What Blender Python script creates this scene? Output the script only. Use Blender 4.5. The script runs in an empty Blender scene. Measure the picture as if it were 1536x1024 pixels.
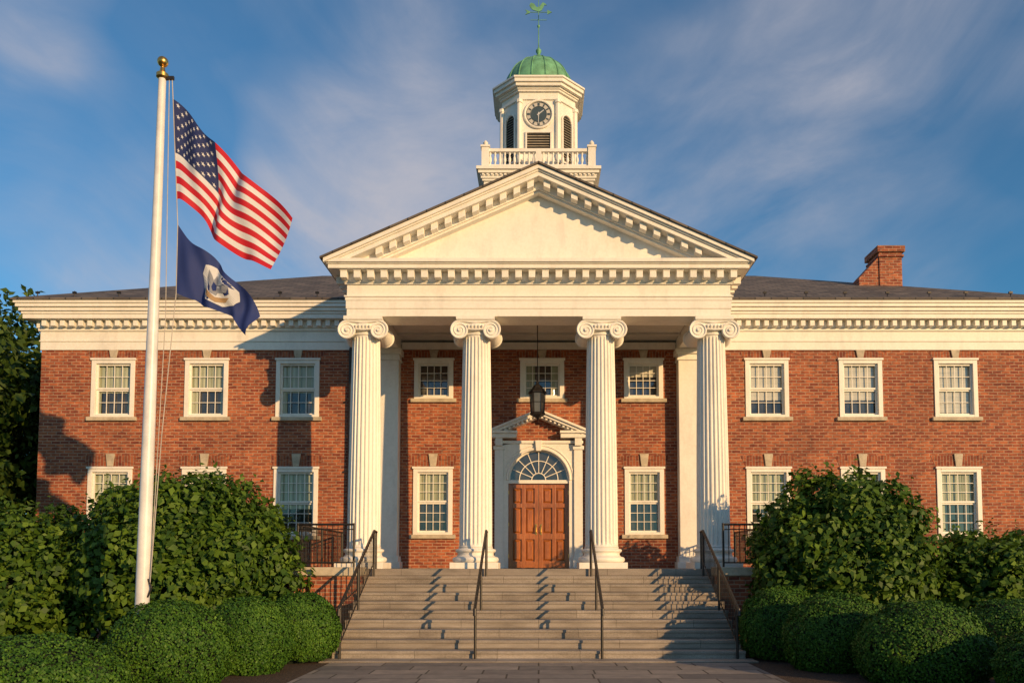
import bpy, bmesh, math, random
import numpy as np
from mathutils import Vector, Matrix
random.seed(7); rng=np.random.default_rng(7)
scene=bpy.context.scene
# ------------------------------------------------------------------ materials
def newmat(name):
    m=bpy.data.materials.new(name); m.use_nodes=True
    nt=m.node_tree; b=nt.nodes['Principled BSDF']
    return m,nt,b
def N(nt,t,**k):
    n=nt.nodes.new(t)
    for a,v in k.items(): setattr(n,a,v)
    return n
def ramp(nt,fac,stops):
    r=N(nt,'ShaderNodeValToRGB'); e=r.color_ramp.elements
    while len(e)<len(stops): e.new(0.5)
    for i,(p,c) in enumerate(stops):
        e[i].position=p; e[i].color=(*c,1)
    nt.links.new(fac,r.inputs['Fac']); return r.outputs['Color']
def objco(nt): return N(nt,'ShaderNodeTexCoord').outputs['Object']
def noise(nt,vec,scale,detail=4,rough=.55,dist=0):
    n=N(nt,'ShaderNodeTexNoise'); n.inputs['Scale'].default_value=scale
    n.inputs['Detail'].default_value=detail; n.inputs['Roughness'].default_value=rough
    n.inputs['Distortion'].default_value=dist
    nt.links.new(vec,n.inputs['Vector']); return n.outputs['Fac']
def bump(nt,b,h,strength,dist):
    bp=N(nt,'ShaderNodeBump'); bp.inputs['Strength'].default_value=strength
    bp.inputs['Distance'].default_value=dist
    nt.links.new(h,bp.inputs['Height']); nt.links.new(bp.outputs['Normal'],b.inputs['Normal'])
def mapping(nt,vec,scale=(1,1,1),rot=(0,0,0)):
    m=N(nt,'ShaderNodeMapping'); m.inputs['Scale'].default_value=scale; m.inputs['Rotation'].default_value=rot
    nt.links.new(vec,m.inputs['Vector']); return m.outputs['Vector']
def mixc(nt,fac,a,b,mode='MIX'):
    m=N(nt,'ShaderNodeMix',data_type='RGBA',blend_type=mode)
    for s,v in ((m.inputs[0],fac),(m.inputs[6],a),(m.inputs[7],b)):
        if hasattr(v,'links') or hasattr(v,'is_linked'): nt.links.new(v,s)
        elif isinstance(v,(int,float)): s.default_value=v
        else: s.default_value=(*v,1)
    return m.outputs[2]
def math_(nt,op,a,b=None):
    m=N(nt,'ShaderNodeMath',operation=op)
    for i,v in enumerate((a,b)):
        if v is None: continue
        if isinstance(v,(int,float)): m.inputs[i].default_value=v
        else: nt.links.new(v,m.inputs[i])
    return m.outputs[0]
def simple(name,col,rough=.5,metal=0,var=.25,nscale=3,bstr=.15,bscale=40,bdist=.004):
    m,nt,b=newmat(name); v=objco(nt)
    n=noise(nt,v,nscale,6,.6)
    c2=tuple(c*(1-var) for c in col); c1=tuple(min(1,c*(1+var*.35)) for c in col)
    nt.links.new(ramp(nt,n,[(.3,c2),(.65,c1)]),b.inputs['Base Color'])
    b.inputs['Roughness'].default_value=rough; b.inputs['Metallic'].default_value=metal
    if bstr: bump(nt,b,noise(nt,v,bscale,4),bstr,bdist)
    return m
def brickmat(name,bw=.25,rh=.088,mort=.013,vert=False,dark=1.0):
    m,nt,b=newmat(name); v=objco(nt)
    s=N(nt,'ShaderNodeSeparateXYZ'); nt.links.new(v,s.inputs[0])
    a=N(nt,'ShaderNodeMath',operation='ADD'); nt.links.new(s.outputs[0],a.inputs[0]); nt.links.new(s.outputs[1],a.inputs[1])
    c=N(nt,'ShaderNodeCombineXYZ')
    if vert: nt.links.new(a.outputs[0],c.inputs[1]); nt.links.new(s.outputs[2],c.inputs[0])
    else: nt.links.new(a.outputs[0],c.inputs[0]); nt.links.new(s.outputs[2],c.inputs[1])
    t=N(nt,'ShaderNodeTexBrick'); nt.links.new(c.outputs[0],t.inputs['Vector'])
    t.inputs['Scale'].default_value=1; t.inputs['Mortar Size'].default_value=mort
    t.inputs['Mortar Smooth'].default_value=.3; t.inputs['Brick Width'].default_value=bw; t.inputs['Row Height'].default_value=rh
    t.inputs['Color1'].default_value=(.24*dark,.055*dark,.028*dark,1); t.inputs['Color2'].default_value=(.47*dark,.15*dark,.062*dark,1)
    t.inputs['Mortar'].default_value=(.43*dark,.28*dark,.19*dark,1); t.inputs['Bias'].default_value=-.05
    n=noise(nt,v,.7,7,.7); n2=noise(nt,mapping(nt,v,(4,4,11)),1.5,2,.5)
    col=mixc(nt,1.0,t.outputs['Color'],ramp(nt,n,[(.3,(.62,.60,.62)),(.7,(1.12,1.04,.97))]),'MULTIPLY')
    col=mixc(nt,1.0,col,ramp(nt,n2,[(.3,(.55,.52,.56)),(.5,(.95,.95,.95)),(.75,(1.25,1.17,1.08))]),'MULTIPLY')
    nt.links.new(col,b.inputs['Base Color']); b.inputs['Roughness'].default_value=.85
    inv=N(nt,'ShaderNodeMath',operation='SUBTRACT'); inv.inputs[0].default_value=1; nt.links.new(t.outputs['Fac'],inv.inputs[1])
    bump(nt,b,inv.outputs[0],.6,.008)
    return m
M={}
M['brick']=brickmat('brick')
M['brick_arch']=brickmat('brick_arch',.3,.085,.010,True,.85)
def whitepaint(name,col=(.82,.79,.72)):
    m,nt,b=newmat(name); v=objco(nt)
    n=noise(nt,mapping(nt,v,(1,1,.35)),2.2,7,.7); n2=noise(nt,v,14,4,.6)
    c=ramp(nt,n,[(.28,tuple(x*.84 for x in col)),(.5,col),(.8,tuple(min(.86,x*1.04) for x in col))])
    c=mixc(nt,1.0,c,ramp(nt,n2,[(.3,(.94,.93,.91)),(.6,(1,1,1))]),'MULTIPLY')
    nt.links.new(c,b.inputs['Base Color']); b.inputs['Roughness'].default_value=.5
    bump(nt,b,n2,.15,.004); return m
M['white']=whitepaint('white_paint')
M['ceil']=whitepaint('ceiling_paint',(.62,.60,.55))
M['stone']=simple('limestone',(.50,.43,.32),.8,0,.3,6,.3,60)
def granite():
    m,nt,b=newmat('granite'); v=objco(nt)
    n=noise(nt,v,90,3,.8); n2=noise(nt,mapping(nt,v,(.6,1,3)),2,6,.6)
    c=ramp(nt,n,[(.35,(.21,.185,.16)),(.5,(.35,.315,.28)),(.68,(.50,.455,.41))])
    c=mixc(nt,1.0,c,ramp(nt,n2,[(.3,(.58,.55,.52)),(.7,(1.05,1.02,.98))]),'MULTIPLY')
    s=N(nt,'ShaderNodeTexBrick')
    sx=N(nt,'ShaderNodeSeparateXYZ'); nt.links.new(v,sx.inputs[0]); cx=N(nt,'ShaderNodeCombineXYZ')
    nt.links.new(sx.outputs[0],cx.inputs[0]); nt.links.new(math_(nt,'SUBTRACT',sx.outputs[2],.02),cx.inputs[1])
    nt.links.new(cx.outputs[0],s.inputs['Vector'])
    s.inputs['Scale'].default_value=1; s.inputs['Mortar Size'].default_value=.006; s.inputs['Brick Width'].default_value=1.6; s.inputs['Row Height'].default_value=.175
    s.inputs['Color1'].default_value=(1,1,1,1); s.inputs['Color2'].default_value=(.80,.79,.78,1); s.inputs['Mortar'].default_value=(.4,.38,.35,1)
    c=mixc(nt,1.0,c,s.outputs['Color'],'MULTIPLY')
    nt.links.new(c,b.inputs['Base Color']); b.inputs['Roughness'].default_value=.75
    bump(nt,b,n,.25,.004); return m
M['granite']=granite()
def roofm():
    m,nt,b=newmat('roof_slate'); v=objco(nt)
    s=N(nt,'ShaderNodeTexBrick'); nt.links.new(mapping(nt,v,(1,1,1)),s.inputs['Vector'])
    s.inputs['Scale'].default_value=1; s.inputs['Brick Width'].default_value=.45; s.inputs['Row Height'].default_value=.3; s.inputs['Mortar Size'].default_value=.018
    s.inputs['Color1'].default_value=(.075,.065,.06,1); s.inputs['Color2'].default_value=(.15,.13,.115,1); s.inputs['Mortar'].default_value=(.03,.03,.03,1)
    n=noise(nt,v,1.5,6,.7)
    nt.links.new(mixc(nt,1.0,s.outputs['Color'],ramp(nt,n,[(.3,(.7,.7,.7)),(.7,(1.2,1.15,1.1))]),'MULTIPLY'),b.inputs['Base Color'])
    b.inputs['Roughness'].default_value=.8; bump(nt,b,s.outputs['Fac'],-.4,.01); return m
M['roof']=roofm()
M['copper']=simple('copper_patina',(.14,.36,.20),.6,0,.45,4,.2,20)
M['iron']=simple('black_iron',(.025,.022,.02),.45,.3,.3,8,.1,60)
M['gold']=simple('gold_leaf',(.75,.45,.12),.3,1,.2,8,.05,60)
M['pole']=simple('pole_paint',(.70,.70,.70),.35,0,.2,3,.05,40)
M['rope']=simple('rope',(.45,.42,.38),.8)
def wood():
    m,nt,b=newmat('door_wood'); v=objco(nt)
    n=noise(nt,mapping(nt,v,(14,14,1.2)),3,8,.65,1.5); n2=noise(nt,v,1.6,3)
    c=ramp(nt,n,[(.25,(.17,.045,.010)),(.5,(.38,.12,.028)),(.75,(.52,.20,.055))])
    c=mixc(nt,1.0,c,ramp(nt,n2,[(.3,(.75,.72,.7)),(.7,(1.1,1.1,1.1))]),'MULTIPLY')
    nt.links.new(c,b.inputs['Base Color']); b.inputs['Roughness'].default_value=.32
    b.inputs['Coat Weight'].default_value=.3
    bump(nt,b,n,.1,.003); return m
M['wood']=wood()
def panemat(name,c1,c2,vs,coat=1.0,rough=.08):
    m,nt,b=newmat(name); v=objco(nt)
    n=noise(nt,mapping(nt,v,vs),1.0,3,.5)
    nt.links.new(ramp(nt,n,[(.35,c1),(.65,c2)]),b.inputs['Base Color'])
    b.inputs['Roughness'].default_value=rough; b.inputs['Coat Weight'].default_value=coat; b.inputs['Coat Roughness'].default_value=.03; b.inputs['Coat IOR'].default_value=1.6
    bp=N(nt,'ShaderNodeBump'); bp.inputs['Strength'].default_value=.15; bp.inputs['Distance'].default_value=.05
    nt.links.new(noise(nt,v,1.7,2),bp.inputs['Height']); nt.links.new(bp.outputs[0],b.inputs['Coat Normal'])
    return m
M['glass']=panemat('window_glass',(.012,.014,.014),(.05,.048,.04),(3,3,2))
M['curtain']=panemat('curtain_behind_glass',(.27,.30,.20),(.40,.42,.29),(9,9,.6),1.0,.9)
M['blind']=panemat('blind_behind_glass',(.42,.43,.37),(.54,.53,.46),(1,1,30),1.0,.9)
M['dark']=simple('dark_interior',(.03,.028,.025),.9)
M['lead']=simple('lantern_glass',(.10,.10,.09),.15,0,.3)
M['bark']=simple('bark',(.10,.07,.045),.9,0,.5,5,.6,15,.03)
M['mulch']=simple('mulch',(.06,.036,.024),.95,0,.6,12,.9,30,.05)
M['clockdark']=simple('clock_face_dark',(.05,.075,.09),.35,0,.15)
M['clocklight']=simple('clock_ring',(.50,.48,.44),.5,0,.15)
def leafmat(name,dk,lt,trans=.28,spec=.3):
    m,nt,b=newmat(name)
    g=N(nt,'ShaderNodeNewGeometry'); v=objco(nt)
    c=ramp(nt,g.outputs['Random Per Island'],[(0,dk),(.55,tuple((a+d)/2 for a,d in zip(dk,lt))),(1,lt)])
    c=mixc(nt,1.0,c,ramp(nt,noise(nt,v,1.3,5,.65),[(.32,(.50,.60,.55)),(.68,(1.25,1.14,1.0))]),'MULTIPLY')
    nt.links.new(c,b.inputs['Base Color']); b.inputs['Roughness'].default_value=.55; b.inputs['Specular IOR Level'].default_value=spec
    if trans:
        out=nt.nodes['Material Output']; tr=N(nt,'ShaderNodeBsdfTranslucent'); nt.links.new(c,tr.inputs[0])
        mx=N(nt,'ShaderNodeMixShader'); mx.inputs[0].default_value=trans
        nt.links.new(b.outputs[0],mx.inputs[1]); nt.links.new(tr.outputs[0],mx.inputs[2]); nt.links.new(mx.outputs[0],out.inputs[0])
    return m
M['leaf']=leafmat('shrub_leaf',(.028,.080,.010),(.13,.23,.024))
M['box']=leafmat('boxwood_leaf',(.022,.080,.010),(.085,.185,.020),0,.2)
M['tleaf']=leafmat('tree_leaf',(.028,.068,.012),(.10,.16,.025))
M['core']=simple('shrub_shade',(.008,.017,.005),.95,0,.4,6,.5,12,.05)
def grass():
    m,nt,b=newmat('grass'); v=objco(nt)
    n=noise(nt,v,.6,8,.7); n2=noise(nt,v,60,3,.7)
    c=ramp(nt,n,[(.3,(.03,.055,.014)),(.7,(.07,.10,.025))])
    c=mixc(nt,1.0,c,ramp(nt,n2,[(.3,(.5,.5,.5)),(.7,(1.3,1.3,1.2))]),'MULTIPLY')
    nt.links.new(c,b.inputs['Base Color']); b.inputs['Roughness'].default_value=.9; bump(nt,b,n2,.8,.03); return m
M['grass']=grass()
def slate():
    m,nt,b=newmat('flagstone'); v=objco(nt)
    s=N(nt,'ShaderNodeTexBrick'); nt.links.new(mapping(nt,v,(1,1,1)),s.inputs['Vector'])
    s.inputs['Scale'].default_value=1; s.inputs['Brick Width'].default_value=.95; s.inputs['Row Height'].default_value=.55; s.inputs['Mortar Size'].default_value=.016
    s.squash=1.5; s.squash_frequency=3; s.offset=.37
    s.inputs['Color1'].default_value=(.13,.125,.125,1); s.inputs['Color2'].default_value=(.29,.26,.23,1); s.inputs['Mortar'].default_value=(.045,.04,.035,1)
    n=noise(nt,v,3,7,.7)
    c=mixc(nt,1.0,s.outputs['Color'],ramp(nt,n,[(.3,(.65,.65,.68)),(.7,(1.2,1.15,1.1))]),'MULTIPLY')
    nt.links.new(c,b.inputs['Base Color']); b.inputs['Roughness'].default_value=.7
    inv=N(nt,'ShaderNodeMath',operation='SUBTRACT'); nt.links.new(n,inv.inputs[0]); nt.links.new(s.outputs['Fac'],inv.inputs[1])
    bump(nt,b,inv.outputs[0],.5,.01); return m
M['slate']=slate()
def cloth(name,col):
    m,nt,b=newmat(name); v=objco(nt)
    n=noise(nt,v,60,2)
    nt.links.new(ramp(nt,n,[(.3,tuple(c*.9 for c in col)),(.7,col)]),b.inputs['Base Color']); b.inputs['Roughness'].default_value=.75
    out=nt.nodes['Material Output']; tr=N(nt,'ShaderNodeBsdfTranslucent'); tr.inputs[0].default_value=(*col,1)
    mx=N(nt,'ShaderNodeMixShader'); mx.inputs[0].default_value=.25
    nt.links.new(b.outputs[0],mx.inputs[1]); nt.links.new(tr.outputs[0],mx.inputs[2]); nt.links.new(mx.outputs[0],out.inputs[0]); return m
M['red']=cloth('flag_red',(.58,.012,.030)); M['fwhite']=cloth('flag_white',(.74,.76,.80)); M['navy']=cloth('flag_blue',(.016,.030,.13))
M['navy2']=cloth('flag_navy',(.020,.042,.19)); M['fgrey']=cloth('flag_grey',(.30,.32,.38)); M['ftan']=cloth('flag_tan',(.45,.30,.16))
# ------------------------------------------------------------------ geometry helpers
def empty(name,loc=(0,0,0)):
    e=bpy.data.objects.new(name,None); e.location=loc; scene.collection.objects.link(e); return e
class G:
    def __init__(s): s.v=[]; s.f=[]
    def add(s,vs,fs):
        o=len(s.v); s.v+= [tuple(p) for p in vs]; s.f+=[tuple(i+o for i in f) for f in fs]
    def box(s,x0,x1,y0,y1,z0,z1):
        s.add([(x0,y0,z0),(x1,y0,z0),(x1,y1,z0),(x0,y1,z0),(x0,y0,z1),(x1,y0,z1),(x1,y1,z1),(x0,y1,z1)],
              [(0,3,2,1),(4,5,6,7),(0,1,5,4),(1,2,6,5),(2,3,7,6),(3,0,4,7)])
    def prism(s,pts,y0,y1):
        n=len(pts)
        s.add([(x,y0,z) for x,z in pts]+[(x,y1,z) for x,z in pts],
              [tuple(range(n)),tuple(range(2*n-1,n-1,-1))]+[(i,(i+1)%n,n+(i+1)%n,n+i) for i in range(n)])
    def prismz(s,pts,z0,z1):
        n=len(pts)
        s.add([(x,y,z0) for x,y in pts]+[(x,y,z1) for x,y in pts],
              [tuple(range(n)),tuple(range(2*n-1,n-1,-1))]+[(i,(i+1)%n,n+(i+1)%n,n+i) for i in range(n)])
    def lathe(s,prof,cx,cy,seg=32):
        vs=[];fs=[]
        for r,z in prof:
            for k in range(seg):
                a=2*math.pi*k/seg; vs.append((cx+r*math.cos(a),cy+r*math.sin(a),z))
        m=len(prof)
        for j in range(m-1):
            for k in range(seg):
                k2=(k+1)%seg; fs.append((j*seg+k,j*seg+k2,(j+1)*seg+k2,(j+1)*seg+k))
        fs.append(tuple(range(seg-1,-1,-1))); fs.append(tuple((m-1)*seg+k for k in range(seg)))
        s.add(vs,fs)
    def tube(s,pts,r,seg=8,closed=False):
        pts=[Vector(p) for p in pts]; n=len(pts); vs=[];fs=[]
        rs=r if isinstance(r,(list,tuple)) else [r]*n
        up=None
        for i,p in enumerate(pts):
            d=(pts[min(i+1,n-1)]-pts[max(i-1,0)])
            if d.length<1e-9: d=Vector((0,0,1))
            d.normalize()
            if up is None: up=d.orthogonal().normalized()
            a=(up-d*up.dot(d)); 
            if a.length<1e-6: a=d.orthogonal()
            a.normalize(); up=a; b=d.cross(a)
            for k in range(seg):
                t=2*math.pi*k/seg; vs.append(p+(a*math.cos(t)+b*math.sin(t))*rs[i])
        for i in range(n-1):
            for k in range(seg):
                k2=(k+1)%seg; fs.append((i*seg+k,i*seg+k2,(i+1)*seg+k2,(i+1)*seg+k))
        fs.append(tuple(range(seg-1,-1,-1))); fs.append(tuple((n-1)*seg+k for k in range(seg)))
        s.add(vs,fs)
    def build(s,name,mat,parent=None,smooth=False,bevel=0,recalc=True,sharp=35):
        me=bpy.data.meshes.new(name); me.from_pydata(s.v,[],s.f); me.materials.append(mat)
        if recalc:
            bm=bmesh.new(); bm.from_mesh(me); bmesh.ops.recalc_face_normals(bm,faces=bm.faces); bm.to_mesh(me); bm.free()
        o=bpy.data.objects.new(name,me); scene.collection.objects.link(o)
        if smooth:
            me.polygons.foreach_set('use_smooth',[True]*len(me.polygons)); me.set_sharp_from_angle(angle=math.radians(sharp))
        if bevel:
            b=o.modifiers.new('bevel','BEVEL'); b.width=bevel; b.segments=2; b.limit_method='ANGLE'; b.angle_limit=math.radians(50)
        if parent: o.parent=parent
        return o
# ------------------------------------------------------------------ dimensions (metres)
FL=1.75      # portico floor
YW=23.0      # wall plane
YF=19.65     # portico entablature plane
HW=4.72
hall=empty('brick_town_hall')
# ---- walls with openings
wins=[]
for x in (-12.17,-9.5,-6.89,6.53,9.21,11.93):
    wins.append((x,6.05,7.72,1.24,4,3,2,'w')); wins.append((x,2.67,4.60,1.26,4,3,2,'w'))
for x in (-3.0,3.0):
    wins.append((x,6.58,7.72,1.12,4,4,1,'p')); wins.append((x,2.70,4.60,1.12,4,4,2,'p'))
wins.append((0.1,6.58,7.72,1.26,5,4,1,'p'))
ops=[(x-w/2,x+w/2,z0,z1) for x,z0,z1,w,*_ in wins]+[(-.92,.92,FL,5.15)]
wall=G()
xs=sorted(set([-14.25,14.25]+[o[0] for o in ops]+[o[1] for o in ops])); zs=sorted(set([0,8.0]+[o[2] for o in ops]+[o[3] for o in ops]))
for i in range(len(xs)-1):
    run=None
    for j in range(len(zs)-1):
        cx=(xs[i]+xs[i+1])/2; cz=(zs[j]+zs[j+1])/2
        solid=not any(o[0]<cx<o[1] and o[2]<cz<o[3] for o in ops)
        if solid:
            if run is None: run=zs[j]
        if (not solid or j==len(zs)-2) and run is not None:
            wall.box(xs[i],xs[i+1],YW,YW+.32,run,zs[j] if not solid else zs[j+1]); run=None
wall.box(-14.25,-13.93,YW+.32,35,0,8.0); wall.box(13.93,14.25,YW+.32,35,0,8.0); wall.box(-14.25,14.25,35,35.3,0,8.0)
wall.build('brick_walls',M['brick'],hall)
g=G(); g.box(-13.9,13.9,26.2,26.3,0,7.9); g.box(-13.9,13.9,23.4,26.2,5.2,5.35); g.box(-13.9,13.9,23.4,26.2,8.01,8.05); g.box(-13.9,13.9,23.4,26.2,1.7,1.75)
g.build('interior_partition',M['dark'],hall)
g=G(); g.box(-14.3,14.3,YW-.05,YW+.1,0,.55); g.box(-14.3,14.3,YW-.08,YW+.1,1.55,1.7); g.build('stone_water_table',M['stone'],hall,bevel=.01)
# ---- windows
cas=G();sash=G();gl=G();cur=G();bld=G();sill=G();key=G();arch=G()
def curtain(g,x0,x1,z0,z1,y,amp=.012,sw=0):
    n=max(6,int((x1-x0)/.02)); ph=random.random()*6
    vs=[];fs=[]
    for i in range(n+1):
        x=x0+(x1-x0)*i/n; dy=amp*math.sin(i*.95+ph)+amp*.6*math.sin(i*.37+ph*2)
        f=i/n; zz=z0+sw*math.sin(math.pi*f)
        vs+=[(x,y+dy,zz),(x,y+dy*.6,z1)]
    for i in range(n): fs.append((2*i,2*i+2,2*i+3,2*i+1))
    g.add(vs,fs)
for (x,z0,z1,w,cols,rows,sn,kind) in wins:
    a,b=x-w/2,x+w/2; c=.125; y=YW-.035
    cas.box(a,a+c,y,YW+.2,z0,z1); cas.box(b-c,b,y,YW+.2,z0,z1); cas.box(a+c,b-c,y,YW+.2,z1-c,z1); cas.box(a+c,b-c,y,YW+.2,z0,z0+.07)
    cas.box(a-.03,b+.03,y-.03,YW-.004,z1-.03,z1+.03)
    ia,ib=a+c,b-c; iz0,iz1=z0+.07,z1-c
    sh=(iz1-iz0)/sn
    for k in range(sn):
        s0=iz0+k*sh; s1=s0+sh; yy=YW+.07+(0 if (k==0) else -.035) ; fr=.05
        if sn==1: yy=YW+.06
        sash.box(ia,ia+fr,yy,yy+.035,s0,s1); sash.box(ib-fr,ib,yy,yy+.035,s0,s1)
        sash.box(ia+fr,ib-fr,yy,yy+.035,s0,s0+fr); sash.box(ia+fr,ib-fr,yy,yy+.035,s1-fr,s1)
        r=rows if sn==1 else (3 if (z1-z0)>1.8 else 2)
        for q in range(1,cols):
            xx=ia+fr+(ib-ia-2*fr)*q/cols; sash.box(xx-.008,xx+.008,yy+.012,yy+.033,s0+fr,s1-fr)
        for q in range(1,r):
            zz=s0+fr+(s1-s0-2*fr)*q/r; sash.box(ia+fr,ib-fr,yy+.014,yy+.031,zz-.008,zz+.008)
    gl.add([(ia,YW+.150,iz0),(ib,YW+.150,iz0),(ib,YW+.150,iz1),(ia,YW+.150,iz1)],[(0,1,2,3)])
    yc=YW+.130; H=iz1-iz0
    if kind=='w' and x>0 and z0>5:
        curtain(bld,ia,ib,iz0+H*random.choice([.05,.30,.02]),iz1,yc,.002)
    elif kind=='w':
        zz=iz0+H*random.choice([.40,.48,.44,.50])
        curtain(cur,ia,ib,zz,iz1,yc)
        if random.random()<.6: curtain(cur,ia,ia+random.uniform(.1,.22),iz0,zz,yc+.004); curtain(cur,ib-.14,ib,iz0,zz,yc+.004)
    elif z1-z0>1.5:
        curtain(cur,ia,ib,iz0+H*.48,iz1,yc)
    elif x>2:
        curtain(bld,ia,ib,iz0+H*.62,iz1,yc,.002)
    elif abs(x)<1: curtain(cur,ia,ia+.30,iz0,iz1,yc); curtain(cur,ib-.26,ib,iz0,iz1,yc)
    sill.box(a-.09,b+.09,YW-.09,YW+.05,z0-.11,z0-.002)
    zt=z1+.035; kt=min(zt+.36,7.99); 
    arch.prism([(a-.02,zt),(b+.02,zt),(b+.16,kt-.04),(a-.16,kt-.04)],YW-.006,YW-.001)
    key.prism([(x-.085,zt+.003),(x+.085,zt+.003),(x+.13,kt),(x-.13,kt)],YW-.05,YW-.008)
cas.build('window_casings',M['white'],hall,bevel=.006); sash.build('window_sashes',M['white'],hall); gl.build('window_glass',M['glass'],hall,recalc=False)
cur.build('curtains',M['curtain'],hall,recalc=False,smooth=True); bld.build('blinds',M['blind'],hall,recalc=False,smooth=True); sill.build('window_sills',M['stone'],hall,bevel=.01)
key.build('keystones',M['stone'],hall,bevel=.01); arch.build('jack_arches',M['brick_arch'],hall)
# ---- wing entablature
e=G()
for sx in (-1,1):
    xa,xb=sorted((sx*4.75,sx*14.22))
    x0,x1=xa,xb
    def r(p,z0,z1):
        if sx<0: e.box(x0-p,x1,YW-p,YW+.5,z0,z1)
        else: e.box(x0,x1+p,YW-p,YW+.5,z0,z1)
        if sx<0: e.box(x0-p,x0+.4,YW+.5,35.3+p,z0,z1)
        else: e.box(x1-.4,x1+p,YW+.5,35.3+p,z0,z1)
    r(.05,7.98,8.22); r(.075,8.22,8.26); r(.055,8.26,8.52); r(.10,8.52,8.60); r(.13,8.60,8.80)
    r(.38,8.80,8.93); r(.41,8.93,9.0); r(.46,9.0,9.10); r(.52,9.10,9.20); r(.56,9.20,9.32)
    k=xa+.1
    while k<xb:
        e.box(k,k+.13,YW-.28,YW-.12,8.62,8.797); k+=.26
e.build('wing_entablature',M['white'],hall,bevel=.008)
# ---- wing hip roof
g=G(); o=.60; ye=YW-o; yb=35.3+o; xe=14.22+o; zr=9.325; ym=(ye+yb)/2; zt=12.40
g.add([(-xe,ye,zr),(xe,ye,zr),(xe,yb,zr),(-xe,yb,zr),(-7.9,ym,zt),(7.9,ym,zt),
       (-xe,ye,zr-.05),(xe,ye,zr-.05),(xe,yb,zr-.05),(-xe,yb,zr-.05)],
      [(0,1,5,4),(1,2,5),(2,3,4,5),(3,0,4),(0,6,7,1),(1,7,8,2),(2,8,9,3),(3,9,6,0),(6,9,8,7)])
g.build('hip_roof',M['roof'],hall)
g=G()
for k in range(26):
    x=-14.3+k*1.15+random.uniform(-.1,.1)
    if abs(x)>5.6: 
        g.tube([(x,ye+.25,zr+.08),(x,ye+.25,zr+.27)],.014,6); g.box(x-.05,x+.05,ye+.22,ye+.28,zr+.2,zr+.25)
g.build('snow_guards',M['iron'],hall)
# chimney
g=G(); g.box(10.95,11.68,25.6,26.5,9.8,12.0); g.box(10.90,11.73,25.55,26.55,11.72,11.80); g.box(10.87,11.76,25.52,26.58,11.88,12.08)
g.prism([(10.30,9.8),(10.948,9.8),(10.948,11.75),(10.30,11.05)],25.64,26.46)
g.build('chimney',M['brick'],hall,bevel=.01)
# ---- portico platform
g=G(); g.box(-4.95,4.95,19.0,YW+.3,0,FL); g.build('portico_platform',M['granite'],hall,bevel=.012)
def pil(g,x,y0,y1,w):
    g.box(x-w/2-.10,x+w/2+.10,y0-.10,y1,FL,FL+.18); g.box(x-w/2-.05,x+w/2+.05,y0-.05,y1,FL+.18,FL+.34)
    g.box(x-w/2,x+w/2,y0,y1,FL+.34,7.60); g.box(x-w/2-.04,x+w/2+.04,y0-.04,y1,7.60,7.66)
    g.box(x-w/2-.02,x+w/2+.02,y0-.02,y1,7.66,7.78); g.box(x-w/2-.08,x+w/2+.08,y0-.08,y1,7.78,7.93)
g=G()
for x in (-4.31,4.31): pil(g,x,22.62,YW-.002,.74)
g.build('pilasters',M['white'],hall,bevel=.01)
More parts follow.
